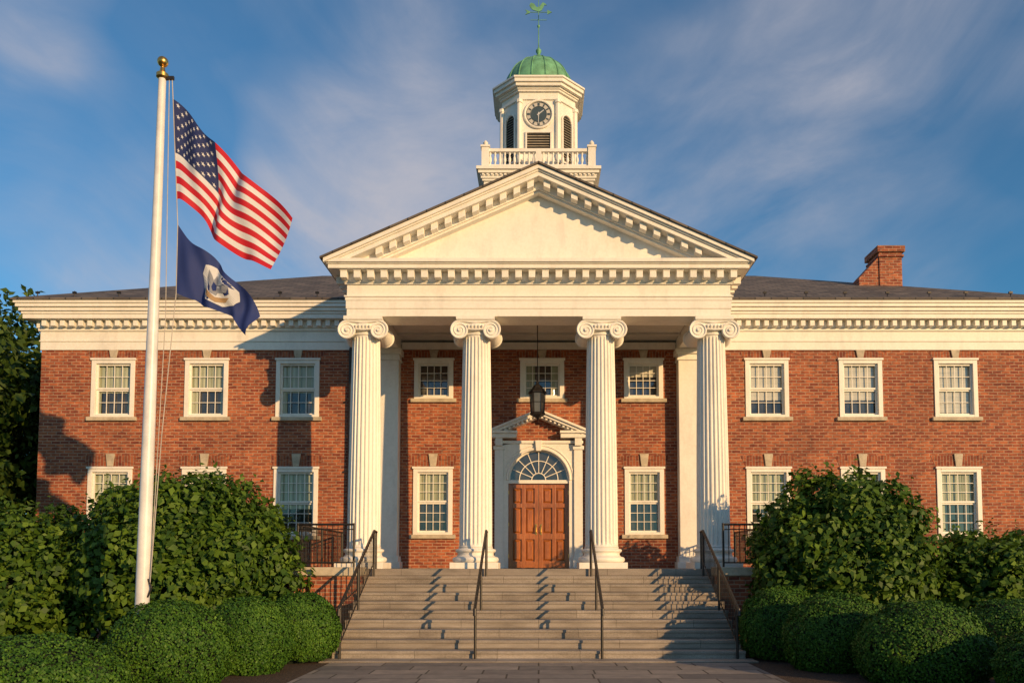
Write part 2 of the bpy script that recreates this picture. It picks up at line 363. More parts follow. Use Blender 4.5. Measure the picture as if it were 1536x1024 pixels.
# columns
def column(cx,cy,idx):
    p=empty('ionic_column_%d'%idx); p.parent=hall
    seg=24*8; z0=FL+.52; z1=7.50; rb=.405; rt=.34; nz=22
    vs=[];fs=[]
    hs=[0,.03,.06,.12]+[.12+(z1-z0-.24)*k/nz for k in range(1,nz)]+[z1-z0-.12,z1-z0-.06,z1-z0-.03,z1-z0]
    for h in hs:
        t=h/(z1-z0); r=rb-(rb-rt)*(t**1.6)
        d=min(1,max(0,(h-.05)/.07))*min(1,max(0,(z1-z0-h-.05)/.07))
        if h<.03: r+=.02
        if h>z1-z0-.03: r+=.02
        for k in range(seg):
            a=2*math.pi*k/seg; q=(k%8)/8.0
            fl=max(0,math.sin(math.pi*(q-.12)/.76)) if .12<q<.88 else 0
            rr=r-.042*d*fl**.7
            vs.append((cx+rr*math.cos(a),cy+rr*math.sin(a),z0+h))
    for j in range(len(hs)-1):
        for k in range(seg):
            k2=(k+1)%seg; fs.append((j*seg+k,j*seg+k2,(j+1)*seg+k2,(j+1)*seg+k))
    s=G(); s.add(vs,fs); s.build('shaft',M['white'],p,smooth=True,sharp=28,recalc=False)
    b=G(); b.box(cx-.58,cx+.58,cy-.58,cy+.58,FL,FL+.15)
    pr=[(.30,FL+.15)]
    for t in range(9): a=-math.pi/2+math.pi*t/8; pr.append((.50+.07*math.cos(a),FL+.22+.07*math.sin(a)))
    pr+=[(.47,FL+.30),(.44,FL+.34),(.445,FL+.38),(.47,FL+.40)]
    for t in range(7): a=-math.pi/2+math.pi*t/6; pr.append((.46+.04*math.cos(a),FL+.44+.04*math.sin(a)))
    pr+=[(.425,FL+.49),(.41,FL+.52)]
    b.lathe(pr,cx,cy,48); b.build('base',M['white'],p,smooth=True,bevel=.006)
    c=G(); zt=7.93
    c.box(cx-.47,cx+.47,cy-.47,cy+.47,zt-.09,zt-.002); c.box(cx-.43,cx+.43,cy-.43,cy+.43,zt-.14,zt-.09)
    c.lathe([(.35,7.48),(.37,7.50),(.37,7.53),(.345,7.55),(.40,7.60),(.455,7.66),(.46,7.70),(.40,7.80)],cx,cy,40)
    c.box(cx-.36,cx+.36,cy-.40,cy+.40,zt-.28,zt-.14)
    vz=zt-.345; vx=.385
    for sx in (-1,1):
        X=cx+sx*vx
        n=24; ys=[-.42,-.38,-.30,-.12,0,.12,.30,.38,.42]; rs=[.205,.205,.185,.145,.135,.145,.185,.205,.205]
        vs=[];fs=[]
        for y_,r_ in zip(ys,rs):
            for k in range(n):
                a=2*math.pi*k/n; vs.append((X+r_*math.cos(a),cy+y_,vz+r_*math.sin(a)))
        for j in range(len(ys)-1):
            for k in range(n):
                k2=(k+1)%n; fs.append((j*n+k,j*n+k2,(j+1)*n+k2,(j+1)*n+k))
        fs.append(tuple(range(n))); fs.append(tuple((len(ys)-1)*n+k for k in range(n)))
        c.add(vs,fs)
        for fy in (-.425,.425):
            pts=[];rr=[]
            for k in range(64):
                t=k/63
                R=.205*(1-t)**.85+.025
                ang=math.pi/2 - sx*t*2*math.pi*2.4
                pts.append((X+R*math.cos(ang),cy+fy,vz+R*math.sin(ang))); rr.append(.030*(1-.6*t))
            c.tube(pts,rr,6)
            c.tube([(X,cy+fy*.95,vz),(X,cy+fy*1.09,vz)],.04,12)
    for fy in (-.425,.425):
        c.tube([(cx-vx,cy+fy,vz+.228),(cx,cy+fy,vz+.19),(cx+vx,cy+fy,vz+.228)],.026,6)
        c.tube([(cx-.2,cy+fy*.98,vz+.03),(cx,cy+fy*1.02,vz+.01),(cx+.2,cy+fy*.98,vz+.03)],.03,6)
        for q in range(-2,3): 
            c.tube([(cx+q*.085,cy+fy*1.03,vz+.13),(cx+q*.085,cy+fy*1.06,vz+.09),(cx+q*.085,cy+fy*1.03,vz+.04)],[.015,.035,.015],8)
    c.build('capital',M['white'],p,smooth=True,sharp=40)
for i,x in enumerate((-4.31,-1.55,1.55,4.31)): column(x,20.05,i+1)
# ---- portico entablature
e=G(); yb=YW+.6
def layer(p,z0,z1): e.box(-HW-p,HW+p,YF-p,yb,z0,z1)
def beams(p,z0,z1):
    e.box(-HW-p,HW+p,YF-p,YF+.75,z0,z1); e.box(-HW-p,-HW+.78,YF+.75,YW-.003,z0,z1); e.box(HW-.78,HW+p,YF+.75,YW-.003,z0,z1)
beams(0,7.93,8.12); beams(.02,8.12,8.32)
layer(.035,8.32,8.40); layer(.06,8.40,8.44); layer(.0,8.44,8.72); layer(.05,8.72,8.76); layer(.08,8.76,9.0)
layer(.38,9.0,9.10); layer(.41,9.10,9.13); layer(.46,9.13,9.22)
nb=30
for k in range(nb):
    xx=-HW-.10+(2*HW+.20-.16)*k/(nb-1); e.box(xx,xx+.16,YF-.30,YF-.07,8.80,8.97)
    e.box(xx-.012,xx+.172,YF-.32,YF-.07,8.97,8.998)
k=YF+.15
while k<22.6:
    for s in (-1,1): 
        a,b=sorted((s*(HW+.07),s*(HW+.30))); e.box(a,b,k,k+.16,8.80,8.997)
    k+=.325
e.build('portico_entablature',M['white'],hall,bevel=.007)
g=G(); g.box(-HW+.79,HW-.79,YF+.76,YW-.003,8.26,8.315)
for yy in (21.2,22.2): g.box(-HW+.80,HW-.80,yy,yy+.08,8.2,8.258)
g.build('portico_ceiling',M['ceil'],hall)
g=G(); g.box(-HW+.8,HW-.8,YW-.06,YW-.004,8.0,8.2); g.build('wall_frieze',M['white'],hall)
# pediment
AP=11.53; sl=.447
def t(x): return AP-sl*abs(x)
def chev(g,X,a,b,y0,y1): g.prism([(-X,t(X)-a),(0,t(0)-a),(X,t(X)-a),(X,t(X)-b),(0,t(0)-b),(-X,t(X)-b)],y0,y1)
e=G()
chev(e,5.19,.0,.10,YF-.50,27); chev(e,5.08,.10,.14,YF-.45,26.5); chev(e,4.88,.14,.25,YF-.41,26); chev(e,4.35,.25,.44,YF-.10,YF+.3); chev(e,4.2,.44,.50,YF-.05,YF+.3)
x=.20
while x<4.75:
    for s in (-1,1):
        a,b=s*(x-.08),s*(x+.08)
        if t(b)-.42>9.22: e.prism([(a,t(a)-.251),(b,t(b)-.251),(b,t(b)-.41),(a,t(a)-.41)],YF-.32,YF-.08)
    x+=.335
e.build('raking_cornice',M['white'],hall,bevel=.006)
g=G(); X=(AP-.3-9.2)/sl; g.prism([(-X,9.2),(X,9.2),(0,AP-.3)],YF+.16,YF+.45)
g.build('tympanum',M['white'],hall)
g=G(); chev(g,5.26,-.05,-.004,YF-.55,28.2); g.build('portico_roof',M['roof'],hall)
# downspout
g=G(); g.tube([(-5.35,YW-.12,1.0),(-5.35,YW-.12,8.0),(-5.2,YW-.12,8.3)],.055,10)
for z in (2.5,4.5,6.5): g.box(-5.42,-5.28,YW-.19,YW-.01,z,z+.05)
g.build('downspout',M['iron'],hall)
# ---- door surround
s=G(); y0=YW-.09; y1=YW+.05
for sx in (-1,1):
    a,b=sorted((sx*1.0,sx*1.24)); s.box(a,b,YW-.16,YW-.002,FL,5.22)
    a,b=sorted((sx*.97,sx*1.28)); s.box(a,b,YW-.19,YW-.002,FL,FL+.3); 
    s.box(a,b,YW-.20,YW-.002,5.10,5.20)
    s.prism([(sx*1.02,5.2),(sx*1.22,5.2),(sx*1.22,5.42),(sx*1.02,5.42)],YW-.28,YW-.003)
n=24; R=.86; zc=4.24
up=[(R*math.cos(math.pi*k/n),zc+R*math.sin(math.pi*k/n)) for k in range(n+1)]
def outer(a):
    c,si=math.cos(a),math.sin(a); 
    k=min(1.0/abs(c) if abs(c)>1e-6 else 9,(5.28-zc)/si if si>1e-6 else 9); return (k*c,zc+k*si)
angs=[math.pi*k/n for k in range(n+1)]
for k in range(n):
    a0,a1=angs[k],angs[k+1]; s.prism([up[k],outer(a0),outer(a1),up[k+1]],y0,y1)
for sx in (-1,1):
    a,b=sorted((sx*.86,sx*1.0)); s.box(a,b,y0,y1+.1,FL,zc)
pts=[((R+.03)*math.cos(a),y0-.01,zc+(R+.03)*math.sin(a)) for a in angs]; s.tube(pts,.035,8)
pts=[((R+.13)*math.cos(a),y0-.005,zc+(R+.13)*math.sin(a)) for a in angs]; s.tube(pts,.022,8)
s.prism([(-.07,5.06),(.07,5.06),(.10,5.36),(-.10,5.36)],YW-.2,YW-.05)
s.box(-1.26,1.26,YW-.14,YW-.002,5.28,5.36)
for sx in (-1,1):
    a,b=sorted((sx*.62,sx*1.34)); s.box(a,b,YW-.32,YW-.003,5.42,5.54)
    a,b=sorted((sx*.60,sx*1.40)); s.box(a,b,YW-.38,YW-.003,5.54,5.61)
def chev2(X,a,b,ya,yb_):
    tt=lambda x:6.22-.42*abs(x)
    s.prism([(-X,tt(X)-a),(0,tt(0)-a),(X,tt(X)-a),(X,tt(X)-b),(0,tt(0)-b),(-X,tt(X)-b)],ya,yb_)
chev2(1.46,0,.07,YW-.42,YW-.003); chev2(1.40,.07,.15,YW-.36,YW-.004); chev2(1.2,.15,.22,YW-.22,YW-.005)
x=.1
while x<1.2:
    for q in (-1,1):
        zz=6.22-.42*x; s.box(q*x-.03,q*x+.03,YW-.32,YW-.2,zz-.215,zz-.15)
    x+=.12
s.box(-.86,.86,YW-.04,YW+.14,4.15,4.25)
s.build('door_surround',M['white'],hall,bevel=.006)
g=G(); 
for k in range(1,8):
    a=math.pi*k/8; g.tube([(.2*math.cos(a),YW+.05,zc+.01+.2*math.sin(a)),(.85*math.cos(a),YW+.05,zc+.01+.85*math.sin(a))],.013,6)
for rr in (.2,.55,.84):
    g.tube([(rr*math.cos(a),YW+.05,zc+.01+rr*math.sin(a)) for a in angs],.015 if rr<.8 else .03,6)
g.build('fanlight_muntins',M['white'],hall)
g=G(); g.add([(0,YW+.07,zc)]+[(.87*math.cos(a),YW+.07,zc+.87*math.sin(a)) for a in angs],[(0,k+1,k+2) for k in range(n)]); o=g.build('fanlight_glass',M['glass'],hall,recalc=False)
if o.data.polygons[0].normal.y>0: o.data.flip_normals()
# door leaves
g=G()
for sx in (-1,1):
    a,b=sorted((sx*.006,sx*.858)); yd=YW+.05
    st=.11; rows=[(FL+.02,FL+.20),(FL+.82,FL+.98),(FL+1.72,FL+1.84),(4.15-.13,4.15)]
    g.box(a,b,yd+.05,yd+.09,FL+.01,4.149)
    mid=(a+b)/2
    for (u,v_) in ((a,a+st),(mid-.05,mid+.05),(b-st,b)): g.box(u,v_,yd,yd+.049,FL+.01,4.148)
    for z0,z1 in rows:
        for (u,v_) in ((a+st,mid-.05),(mid+.05,b-st)): g.box(u,v_,yd+.002,yd+.049,z0,z1)
    for k in range(3):
        za,zb=rows[k][1],rows[k+1][0]
        for (u,v_) in ((a+st,mid-.05),(mid+.05,b-st)):
            u+=.02;v_-=.02
            g.add([(u,yd+.05,za+.02),(v_,yd+.05,za+.02),(v_,yd+.05,zb-.02),(u,yd+.05,zb-.02),
                   (u+.05,yd+.012,za+.07),(v_-.05,yd+.012,za+.07),(v_-.05,yd+.012,zb-.07),(u+.05,yd+.012,zb-.07)],
                  [(4,5,6,7),(0,1,5,4),(1,2,6,5),(2,3,7,6),(3,0,4,7)])
g.build('double_door',M['wood'],hall,bevel=.005)
g=G()
for sx in (-1,1):
    g.box(sx*.07-.02,sx*.07+.02,YW+.035,YW+.05,FL+.95,FL+1.25); g.tube([(sx*.07,YW+.04,FL+1.0),(sx*.07,YW-.02,FL+1.03),(sx*.07,YW-.02,FL+1.17),(sx*.07,YW+.04,FL+1.2)],.011,8)
    for z in (FL+.3,FL+1.2,FL+2.1): g.box(sx*.85-.012,sx*.85+.012,YW+.035,YW+.055,z,z+.1)
g.build('door_hardware',M['gold'],hall)
# ---- side brick plinths
g=G();cp=G()
for sx in (-1,1):
    a,b=sorted((sx*4.02,sx*5.54)); g.box(a,b,18.05,19.0-.002,0,1.60)
    a2,b2=sorted((sx*4.952,sx*5.54)); g.box(a2,b2,19.0,22.9,0,1.60)
    a,b=sorted((sx*4.005,sx*5.60)); cp.box(a,b,17.99,19.0-.004,1.60,1.79)
    a2,b2=sorted((sx*4.955,sx*5.60)); cp.box(a2,b2,19.0,22.92,1.60,1.79)
g.build('brick_plinths',M['brick'],hall); cp.build('plinth_caps',M['stone'],hall,bevel=.015)
# ---- tower
TY=27.0
def oct_(h,c): return [(-c,TY-h),(c,TY-h),(h,TY-c),(h,TY+c),(c,TY+h),(-c,TY+h),(-h,TY+c),(-h,TY-c)]
w=G()
w.box(-1.75,1.75,TY-1.75,TY+1.75,9.5,14.05)
for p,z0,z1 in ((.05,14.05,14.12),(.09,14.12,14.2),(.17,14.26,14.36),(.23,14.36,14.46),(.10,14.20,14.26)):
    w.box(-1.75-p,1.75+p,TY-1.75-p,TY+1.75+p,z0,z1)
k=-1.8
while k<1.8:
    w.box(k,k+.07,TY-1.75-.14,TY-1.75-.10,14.2,14.258); k+=.14
w.build('tower_base',M['white'],hall,bevel=.006)
b=G(); h=1.70
for (xa,ya,xb,yb2) in ((-h,TY-h,h,TY-h),(-h,TY+h,h,TY+h),(-h,TY-h,-h,TY+h),(h,TY-h,h,TY+h)):
    dx,dy=xb-xa,yb2-ya
    if dx: b.box(xa,xb,ya-.06,ya+.06,14.52,14.60); b.box(xa,xb,ya-.08,ya+.08,15.02,15.12)
    else: b.box(xa-.06,xa+.06,ya+.1,yb2-.1,14.521,14.599); b.box(xa-.079,xa+.079,ya+.1,yb2-.1,15.021,15.119)
    nbal=22
    for q in range(1,nbal):
        if q%11==0: continue
        X=xa+dx*q/nbal; Y=ya+dy*q/nbal
        b.lathe([(.035,14.6),(.035,14.64),(.022,14.67),(.05,14.76),(.045,14.82),(.02,14.92),(.035,14.96),(.035,15.02)],X,Y,10)
    X=(xa+xb)/2;Y=(ya+yb2)/2; b.box(X-.09,X+.09,Y-.09,Y+.09,14.46,15.018)
for X in (-h,h):
    for Y in (TY-h,TY+h):
        b.box(X-.12,X+.12,Y-.12,Y+.12,14.46,15.15); b.box(X-.15,X+.15,Y-.15,Y+.15,15.15,15.21)
        b.lathe([(.05,15.21),(.04,15.24),(.075,15.29),(.085,15.33),(.05,15.38),(.015,15.42)],X,Y,14)
b.build('balustrade',M['white'],hall,smooth=True)
w=G(); w.prismz(oct_(1.20,.62),14.46,17.2)
w.prismz(oct_(1.26,.645),14.46,14.9); 
for hh,cc,z0,z1 in ((1.25,.645,17.05,17.12),(1.23,.635,17.12,17.3),(1.30,.67,17.3,17.36),(1.44,.74,17.42,17.52),(1.50,.78,17.52,17.64),(1.54,.80,17.64,17.70),(1.34,.69,17.36,17.42)):
    w.prismz(oct_(hh,cc),z0,z1)
w.prismz(oct_(1.22,.62),17.70,17.86)
for (x_,y_) in oct_(1.215,.628): w.lathe([(.085,14.9),(.085,17.05)],x_,y_,8)
for (x_,y_) in oct_(1.225,.628): w.lathe([(.11,14.9),(.11,15.0)],x_,y_,8); w.lathe([(.11,16.93),(.11,17.04)],x_,y_,8)
w.build('tower_lantern',M['white'],hall,bevel=.005)
det=G(); lv=G(); dk=G()
def faceframe(cx,cy,nx,ny):
    tx,ty=-ny,nx
    return lambda u,d,z:(cx+tx*u+nx*d,cy+ty*u+ny*d,z)
def fprism(g,F,pts,d0,d1):
    n=len(pts); g.add([F(u,d0,z) for u,z in pts]+[F(u,d1,z) for u,z in pts],
        [tuple(range(n)),tuple(range(2*n-1,n-1,-1))]+[(i,(i+1)%n,n+(i+1)%n,n+i) for i in range(n)])
dg=math.sqrt(.5); dc=(1.2+.62)/2
faces=[(0,-1.2,0,-1,'c'),(1.2,0,1,0,'c'),(-1.2,0,-1,0,'c'),(0,1.2,0,1,'c'),(dc,-dc,dg,-dg,'l'),(-dc,-dc,-dg,-dg,'l'),(dc,dc,dg,dg,'l'),(-dc,dc,-dg,dg,'l')]
cl=G();cd=G();cm=G()
def louv(F,u0,u1,z0,z1,archd):
    hw=(u1-u0)/2; n=10
    pts=[(u0,z0),(u1,z0)]
    if archd: pts+=[(hw*math.cos(math.pi*k/n),z1+hw*math.sin(math.pi*k/n)) for k in range(n+1)]
    else: pts+=[(u1,z1),(u0,z1)]
    fprism(dk,F,pts,.004,.012)
    zz=z0+.03; top=z1+(hw if archd else 0)
    while zz<top-.05:
        hh=hw if zz<z1 else math.sqrt(max(0,hw*hw-(zz-z1)**2))
        if hh>.05: lv.add([F(-hh,.015,zz+.04),F(hh,.015,zz+.04),F(hh,.05,zz),F(-hh,.05,zz)],[(0,1,2,3)])
        zz+=.085
    fw=.05
    for a,b in ((u0-fw,u0),(u1,u1+fw)): fprism(det,F,[(a,z0-fw),(b,z0-fw),(b,z1),(a,z1)],.002,.07)
    fprism(det,F,[(u0-.001,z0-fw),(u1+.001,z0-fw),(u1+.001,z0),(u0-.001,z0)],.002,.075)
    if archd: 
        det.tube([F((hw+.025)*math.cos(math.pi*k/n),.04,z1+(hw+.025)*math.sin(math.pi*k/n)) for k in range(n+1)],.03,6)
    else: fprism(det,F,[(u0-fw,z1),(u1+fw,z1),(u1+fw,z1+fw),(u0-fw,z1+fw)],.002,.075)
for (cx,cy,nx,ny,kd) in faces:
    F=faceframe(cx,TY+cy,nx,ny)
    if kd=='l': louv(F,-.20,.20,15.05,16.45,True)
    else:
        louv(F,-.38,.38,15.35,15.92,False)
        zc_=16.56; n=40
        def circ(r,n=40): return [(r*math.cos(2*math.pi*k/n),zc_+r*math.sin(2*math.pi*k/n)) for k in range(n)]
        fprism(cl,F,circ(.44),.003,.03); fprism(cd,F,circ(.25),.03,.036)
        for rr,tr in ((.455,.04),(.26,.012),(.40,.008)):
            pts=[F(rr*math.cos(2*math.pi*k/n),.035,zc_+rr*math.sin(2*math.pi*k/n)) for k in range(n+1)]
            (det if tr>.02 else cd).tube(pts,tr,8)
        for k in range(12):
            a=2*math.pi*k/12; ca,sa=math.cos(a),math.sin(a); wv=.022 if k%3 else .034
            fprism(cd,F,[(r_*ca-q*sa,zc_+r_*sa+q*ca) for r_,q in ((.285,-wv),(.375,-wv*1.1),(.375,wv*1.1),(.285,wv))],.03,.038)
        for L,ang,wd in ((.22,math.radians(38),.02),(.33,math.radians(-92),.014)):
            ca,sa=math.cos(ang),math.sin(ang)
            fprism(cm,F,[(r_*ca-q*sa,zc_+r_*sa+q*ca) for r_,q in ((-.06,-wd),(L,-wd*.5),(L,wd*.5),(-.06,wd))],.045,.055)
        fprism(cm,F,[(.03*math.cos(k),zc_+.03*math.sin(k)) for k in [2*math.pi*j/12 for j in range(12)]],.04,.06)
det.build('tower_trim',M['white'],hall,smooth=True); lv.build('louvre_slats',M['stone'],hall); dk.build('louvre_recess',M['dark'],hall)
cl.build('clock_dial',M['clocklight'],hall); cd.build('clock_numerals',M['clockdark'],hall); cm.build('clock_hands',M['fwhite'],hall)
# dome
g=G(); prof=[(1.24,17.86),(1.24,17.92),(1.17,17.95)]
DH=1.18
for k in range(1,15):
    a=math.pi/2*k/15; prof.append((1.17*math.cos(a),17.95+DH*math.sin(a)))
prof+=[(.11,17.95+DH+.05),(.09,17.95+DH+.13),(.12,17.95+DH+.17),(.05,17.95+DH+.25)]
g.lathe(prof,0,TY,48)
for k in range(16):
    a=2*math.pi*(k+.5)/16; g.tube([((r_+.008)*math.cos(a),TY+(r_+.008)*math.sin(a),z_) for r_,z_ in prof[2:-4]],.02,6)
g.build('copper_dome',M['copper'],hall,smooth=True)
g=G(); g.lathe([(.03,19.37),(.09,19.46),(.10,19.52),(.04,19.60),(.018,19.66),(.015,20.35)],0,TY,14)
g.lathe([(.01,20.33),(.045,20.37),(.05,20.41),(.01,20.46)],0,TY,12); g.tube([(0,TY,20.3),(0,TY,21.35)],.012,6)
g.tube([(-.28,TY,20.62),(.28,TY,20.62)],.011,6); g.tube([(0,TY-.28,20.62),(0,TY+.28,20.62)],.011,6)
g.tube([(-.36,TY,20.9),(.36,TY,20.9)],.012,6)
g.prism([(.30,20.82),(.46,20.9),(.30,20.98)],TY-.012,TY+.012)
g.prism([(-.46,20.99),(-.30,20.93),(-.30,20.87),(-.46,20.81),(-.40,20.9)],TY-.013,TY+.013)
g.prism([(-.20,20.98),(-.10,20.95),(.0,20.92),(.10,20.96),(.15,21.05),(.20,21.16),(.28,21.15),(.21,21.22),(.14,21.25),(.08,21.17),(.02,21.08),(-.08,21.08),(-.15,21.2),(-.27,21.24),(-.32,21.14),(-.27,21.05)],TY-.014,TY+.014)
g.build('weathervane',M['copper'],hall,smooth=True)
# ------------------------------------------------------------------ steps
g=G(); nr=10; rh=FL/nr; td=.35
for k in range(nr-1):
    z1=rh*(k+1); y0=19.0-td*(nr-1-k)
    g.box(-4.0,4.0,y0,y0+td+.001 if k<nr-2 else 19.0-.002,z1-rh+.0,z1)
    g.box(-4.01,4.01,y0-.025,y0+.1,z1-.055,z1+.002)
g.box(-4.0,4.0,16.2,18.99,0,.17)
for k in range(1,nr-1):
    y0=19.0-td*(nr-1-k); g.box(-3.99,3.99,y0+td*.5,18.99,0.0,rh*(k+1)-.01)
g.box(-4.12,4.12,15.35,15.84,0,.035)
steps=g.build('granite_steps',M['granite'],None,bevel=.010)
# ------------------------------------------------------------------ stair handrails
def zstep(y): 
    k=(19.0-y)/td; return FL-k*rh
def handrail(x,bal):
    p=empty('iron_handrail'); g=G()
    ytop,ybot=18.9,15.75
    g.tube([(x,ytop+.25,FL+.86),(x,ytop,FL+.88),(x,ybot,zstep(ybot)+.93),(x,ybot-.14,zstep(ybot)+.86),(x,ybot-.16,zstep(ybot)+.74)],.032,10)
    for y in (ytop,17.3,ybot):
        zb=max(.0,math.floor((zstep(y))/rh+1e-6)*rh) if y<ytop else FL-rh
        g.tube([(x,y,zb),(x,y,zstep(y)+.9)],.026,8)
    g.tube([(x,ytop+.25,FL+.86),(x,ytop+.25,FL)],.022,8)
    if bal:
        g.tube([(x,ytop,FL+.14),(x,ybot,zstep(ybot)+.2)],.014,8)
        y=ybot+.13
        while y<ytop: g.tube([(x,y,zstep(y)+.18),(x,y,zstep(y)+.9)],.009,6); y+=.13
    g.build('rail',M['iron'],p,smooth=True)
for x,b in ((-3.82,1),(-1.22,0),(1.22,0),(3.82,1)): handrail(x,b)
def platform_rail(sx):
    p=empty('iron_railing'); g=G(); z=1.79
    path=[(sx*4.12,18.15),(sx*5.2,18.15),(sx*5.40,18.25),(sx*5.46,18.45),(sx*5.46,22.6)]
    g.tube([(x,y,z+.95) for x,y in path],.024,8); g.tube([(x,y,z+.10) for x,y in path],.016,8)
    g.tube([(x,y,z+.84) for x,y in path],.012,8)
    for i in range(len(path)-1):
        a=Vector(path[i]);b=Vector(path[i+1]); L=(b-a).length; n=max(1,round(L/.115))
        for k in range(n):
            q=a.lerp(b,k/n); g.tube([(q.x,q.y,z+.1),(q.x,q.y,z+.95)],.010,6)
    for q in (path[0],path[2],path[-1],(sx*5.46,20.5)): g.tube([(q[0],q[1],z),(q[0],q[1],z+.98)],.025,8)
    g.build('railing',M['iron'],p,smooth=True)
platform_rail(-1); platform_rail(1)
# ------------------------------------------------------------------ hanging lantern
p=empty('hanging_lantern'); g=G(); lx,ly=-.03,21.3
g.tube([(lx,ly,8.26),(lx,ly,6.72)],.012,6); g.lathe([(.08,8.24),(.08,8.258)],lx,ly,12)
hexp=lambda r:[(lx+r*math.cos(math.pi/3*k),ly+r*math.sin(math.pi/3*k)) for k in range(6)]
g.lathe([(.02,6.72),(.05,6.68),(.04,6.62),(.12,6.56),(.15,6.50),(.24,6.40),(.25,6.37),(.2,6.36)],lx,ly,6)
g.lathe([(.19,5.86),(.21,5.83),(.19,5.79),(.10,5.74),(.03,5.70),(.01,5.64)],lx,ly,6)
for (x,y),(x2,y2) in zip(hexp(.205),hexp(.175)): g.tube([(x,y,6.37),(x2,y2,5.84)],.012,6)
for zz,r in ((6.12,.192),): 
    h6=hexp(r); g.tube([(x,y,zz) for x,y in h6+[h6[0]]],.007,6)
g.build('lantern_frame',M['iron'],p)
g=G(); g.lathe([(.165,5.86),(.19,6.36)],lx,ly,6); g.build('lantern_panes',M['lead'],p)
# ------------------------------------------------------------------ flagpole & flags
fp=empty('flagpole'); g=G(); PX,PY=-6.56,13.5
def pole_x(z): return PX+.009*z
pts=[(pole_x(z),PY,z) for z in (0,2,4,6,8,10.15)]; g.tube(pts,[.112,.110,.100,.088,.074,.062],24)
g.lathe([(.22,0),(.22,.05),(.15,.12),(.12,.25),(.12,.3)],PX,PY,24); g.build('pole',M['pole'],fp,smooth=True)
g=G(); tx=pole_x(10.2); g.lathe([(.065,10.15),(.10,10.18),(.10,10.24),(.05,10.28),(.03,10.38)],tx,PY,20)
g.lathe([(.09*math.sin(math.pi*k/12)+.001,10.46-.09*math.cos(math.pi*k/12)) for k in range(13)],tx,PY,20); g.build('finial_ball',M['gold'],fp,smooth=True)
g=G(); g.box(tx+.05,tx+.20,PY-.02,PY+.02,10.14,10.2); g.tube([(pole_x(1.4)+.11,PY-.05,1.3),(pole_x(1.4)+.17,PY-.05,1.45),(pole_x(1.4)+.11,PY-.05,1.6)],.015,6); g.build('truck_and_cleat',M['iron'],fp)
g=G(); g.tube([(tx+.17,PY,10.15),(-6.275,PY,9.8),(-6.16,PY,8.0),(-6.135,PY,7.6),(-6.13,PY,6.4),(pole_x(4)+.22,PY,4),(pole_x(1.5)+.14,PY-.05,1.5)],.008,6)
g.tube([(tx+.12,PY,10.15),(pole_x(6)+.20,PY+.02,6),(pole_x(1.5)+.13,PY-.03,1.5)],.007,6); g.build('halyard',M['rope'],fp)
def curve(ctrl,u):
    us=np.linspace(0,1,len(ctrl)); c=np.array(ctrl)
    px=np.polyfit(us,c[:,0],len(ctrl)-1 if len(ctrl)<5 else 4); pz=np.polyfit(us,c[:,1],len(ctrl)-1 if len(ctrl)<5 else 4)
    return np.polyval(px,u),np.polyval(pz,u)
usT=[(-6.271,9.80),(-5.80,9.33),(-5.39,8.84),(-4.927,8.45),(-4.288,7.78)]
usB=[(-6.158,8.04),(-5.857,7.84),(-5.527,7.43),(-5.182,7.13),(-4.555,6.88)]
nvT=[(-6.134,7.60),(-5.691,7.133),(-5.228,6.74),(-4.784,6.07)]
nvB=[(-6.125,6.418),(-5.725,6.245),(-5.325,6.07),(-4.948,5.73)]
def surf(T,B,amp,ph):
    def S(u,v):
        xt,zt_=curve(T,u); xb,zb=curve(B,u)
        x=xt*(1-v)+xb*v; z=zt_*(1-v)+zb*v
        w=min(1,u*2.5)
        y=PY+amp*w*(math.sin(u*13+v*3.2+ph)+.45*math.sin(u*23-v*4+ph*2)) + .35*u*amp*4
        x+=w*.03*math.sin(u*13+v*3+ph+1); z+=w*.035*math.cos(u*12+v*2+ph)
        return Vector((float(x),float(y),float(z)))
    return S
def patch(g,S,uv,off):
    vs=[]
    for u,v in uv:
        p0=S(u,v); n=(S(u+.01,v)-p0).cross(S(u,v+.01)-p0).normalized(); vs.append(p0+n*off)
    return vs
us=surf(usT,usB,.14,.4); fl=empty('american_flag')
NU,NV=80,39
me=bpy.data.meshes.new('flag_cloth'); vs=[us(i/NU,j/NV) for i in range(NU+1) for j in range(NV+1)]
fs=[];mi=[]
for i in range(NU):
    for j in range(NV):
        fs.append((i*(NV+1)+j,(i+1)*(NV+1)+j,(i+1)*(NV+1)+j+1,i*(NV+1)+j+1))
        st=j*13//NV; mi.append(2 if (i<NU*.41 and st<7) else (0 if st%2==0 else 1))
me.from_pydata(vs,[],fs)
for k in ('red','fwhite','navy'): me.materials.append(M[k])
me.polygons.foreach_set('material_index',mi); me.polygons.foreach_set('use_smooth',[True]*len(fs))
o=bpy.data.objects.new('flag_cloth',me); scene.collection.objects.link(o); o.parent=fl
g=G()
for r_ in range(9):
    for c_ in range(6 if r_%2==0 else 5):
        cu=.034+.068*c_+(0 if r_%2==0 else .034); cv=.040+.058*r_
        pts=[(cu+.021*(1 if k%2==0 else .4)*math.sin(math.pi*k/5)*.75,cv-.030*(1 if k%2==0 else .4)*math.cos(math.pi*k/5)*.85) for k in range(10)]
        for off in (-.006,.006):
            vs=patch(g,us,[(cu,cv)]+pts,off); g.add(vs,[(0,k+1,(k+1)%10+1) for k in range(10)])
g.build('stars',M['fwhite'],fl,recalc=False)
nv=surf(nvT,nvB,.09,1.7); fl2=empty('navy_flag')
me=bpy.data.meshes.new('flag_cloth'); NU,NV=50,26
me.from_pydata([nv(i/NU,j/NV) for i in range(NU+1) for j in range(NV+1)],[],[(i*(NV+1)+j,(i+1)*(NV+1)+j,(i+1)*(NV+1)+j+1,i*(NV+1)+j+1) for i in range(NU) for j in range(NV)])
